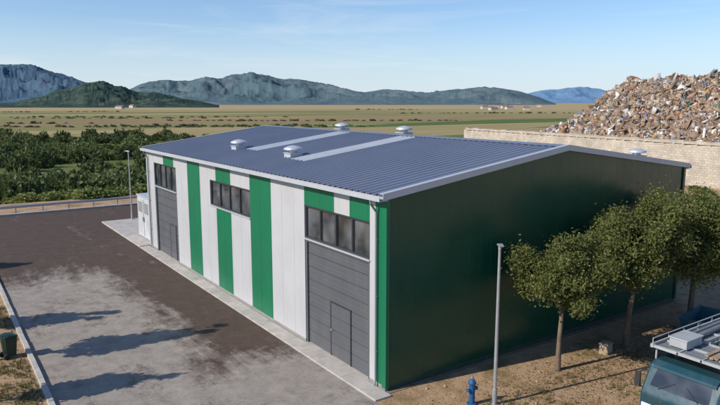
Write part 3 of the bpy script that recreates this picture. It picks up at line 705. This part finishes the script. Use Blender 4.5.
# ---------------------------------------------------------------- mountains
def elev(u,v):
    a=(u-360)/F_PX;b_=(v-202.5)/F_PX; h=math.cos(TH)-b_*math.sin(TH); return a/h, (-math.sin(TH)-b_*math.cos(TH))/h
def range_(name,prof,r0,rc,r1,mat,seed,amp=.3,nu=560,nr=90,fs=.0016,label=None,jag=.035,octs=6,g_=.52):
    us=np.linspace(prof[0][0],prof[-1][0],nu); vs_=np.interp(us,[p[0] for p in prof],[p[1] for p in prof])
    rs=np.linspace(r0,r1,nr); V=np.zeros((nu,nr,3))
    for i,(u,v) in enumerate(zip(us,vs_)):
        a,t=elev(u,v); hc=max(0,t*rc+9+4)
        for j,r in enumerate(rs):
            k=CAM+(FW+RT*a)*r
            if r<rc: q=(r-r0)/(rc-r0); env=.10*q+.90*(q*q*(3-2*q))
            else: q=(r1-r)/(r1-rc); env=q*q*(3-2*q)
            p=Vector((k.x*fs,k.y*fs,seed)); rd=0;am=.5
            for o_ in range(octs): rd+=am*(1-2*abs(noise.noise(p))); p=p*2.05; am*=g_
            h=hc*(env+(rd-.6)*amp*math.sin(math.pi*min(1,env*.92))*2.0+(rd-.62)*jag*2*env)
            V[i,j]=(k.x,k.y,h-4 if h>0 else -6)
    V=V.reshape(-1,3); I=np.arange(nu*nr).reshape(nu,nr); Fq=np.stack([I[:-1,:-1],I[1:,:-1],I[1:,1:],I[:-1,1:]],-1).reshape(-1,4)
    o=structure(npmesh(name,V,Fq,[mat],smooth=True))
    if label: o['label']=label
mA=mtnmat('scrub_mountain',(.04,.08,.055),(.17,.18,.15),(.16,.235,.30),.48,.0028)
mB=mtnmat('haze_blue_mountain',(.03,.06,.06),(.11,.125,.12),(.105,.18,.28),.56,.002)
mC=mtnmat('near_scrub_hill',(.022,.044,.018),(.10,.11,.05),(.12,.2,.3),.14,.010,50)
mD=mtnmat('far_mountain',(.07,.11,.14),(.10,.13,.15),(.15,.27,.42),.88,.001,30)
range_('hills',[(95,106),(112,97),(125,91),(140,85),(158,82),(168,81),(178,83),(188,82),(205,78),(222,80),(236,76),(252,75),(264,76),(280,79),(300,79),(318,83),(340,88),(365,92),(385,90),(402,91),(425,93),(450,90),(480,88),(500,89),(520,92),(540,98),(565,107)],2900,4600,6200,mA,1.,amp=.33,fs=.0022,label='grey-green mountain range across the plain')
range_('hills',[(-260,80),(-180,70),(-120,76),(-60,70),(-20,66),(0,67),(15,65),(35,68),(55,74),(75,80),(95,85),(115,92),(150,100),(180,106)],4200,6200,8200,mB,5.,amp=.33,label='mountain range tinted with painted blue haze')
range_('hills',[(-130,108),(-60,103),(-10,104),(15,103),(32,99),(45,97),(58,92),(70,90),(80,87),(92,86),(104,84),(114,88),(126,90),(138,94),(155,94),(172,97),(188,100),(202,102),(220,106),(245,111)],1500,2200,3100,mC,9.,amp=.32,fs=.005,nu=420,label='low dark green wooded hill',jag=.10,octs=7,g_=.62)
range_('hills',[(490,100),(520,95),(540,91),(560,89),(580,87),(600,89),(615,94),(640,97),(700,93),(780,90),(860,98)],8000,10000,12000,mD,13.,nu=260,label='far mountain range faded by painted blue haze')
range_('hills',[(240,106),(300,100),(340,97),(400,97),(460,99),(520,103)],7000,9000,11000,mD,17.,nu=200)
# ---------------------------------------------------------------- light
SD=Vector((.985,-.16,0)).normalized(); EL=math.radians(35)
sd=bpy.data.lights.new('sun','SUN'); sd.energy=5.; sd.angle=math.radians(.5); sd.color=(1,.92,.81)
so=link(bpy.data.objects.new('sun',sd)); dirv=Vector((SD.x*math.cos(EL),SD.y*math.cos(EL),-math.sin(EL))); so.rotation_euler=dirv.to_track_quat('-Z','Y').to_euler(); so.location=(-30,10,30)
w=bpy.data.worlds.new('World'); scene.world=w; w.use_nodes=True; nt=w.node_tree
bg=nt.nodes['Background']; sk=nt.nodes.new('ShaderNodeTexSky'); sk.sky_type='NISHITA'; sk.sun_disc=False; sk.sun_elevation=EL; sk.sun_rotation=math.atan2(-SD.x,-SD.y)
sk.air_density=1.; sk.dust_density=.3; sk.ozone_density=2.
tc=nt.nodes.new('ShaderNodeTexCoord'); mp=nt.nodes.new('ShaderNodeMapping'); mp.inputs['Scale'].default_value=(1.2,1.2,11); mp.inputs['Rotation'].default_value=(.05,.06,0); nt.links.new(tc.outputs['Generated'],mp.inputs[0])
sp=nt.nodes.new('ShaderNodeSeparateXYZ'); nt.links.new(tc.outputs['Generated'],sp.inputs[0])
hz=ramp(nt,sp.outputs[2],[(0.0,.85),(.05,.55),(.12,.15),(.25,0.)])
base=mix(nt,hz,mix(nt,1.,sk.outputs[0],(.74,.94,1.18),'MULTIPLY'),(5.8,6.6,7.5))
cn=noi(nt,mp.outputs[0],2.6,9,.62,.6); cf_=ramp(nt,cn,[(.52,0.),(.76,.40)])
low=ramp(nt,sp.outputs[2],[(0.,1.),(.12,.8),(.35,.25)])
cc=mix(nt,math_(nt,'MULTIPLY',cf_,low),base,(7.1,7.4,7.8))
nt.links.new(cc,bg.inputs[0]); bg.inputs[1].default_value=.122
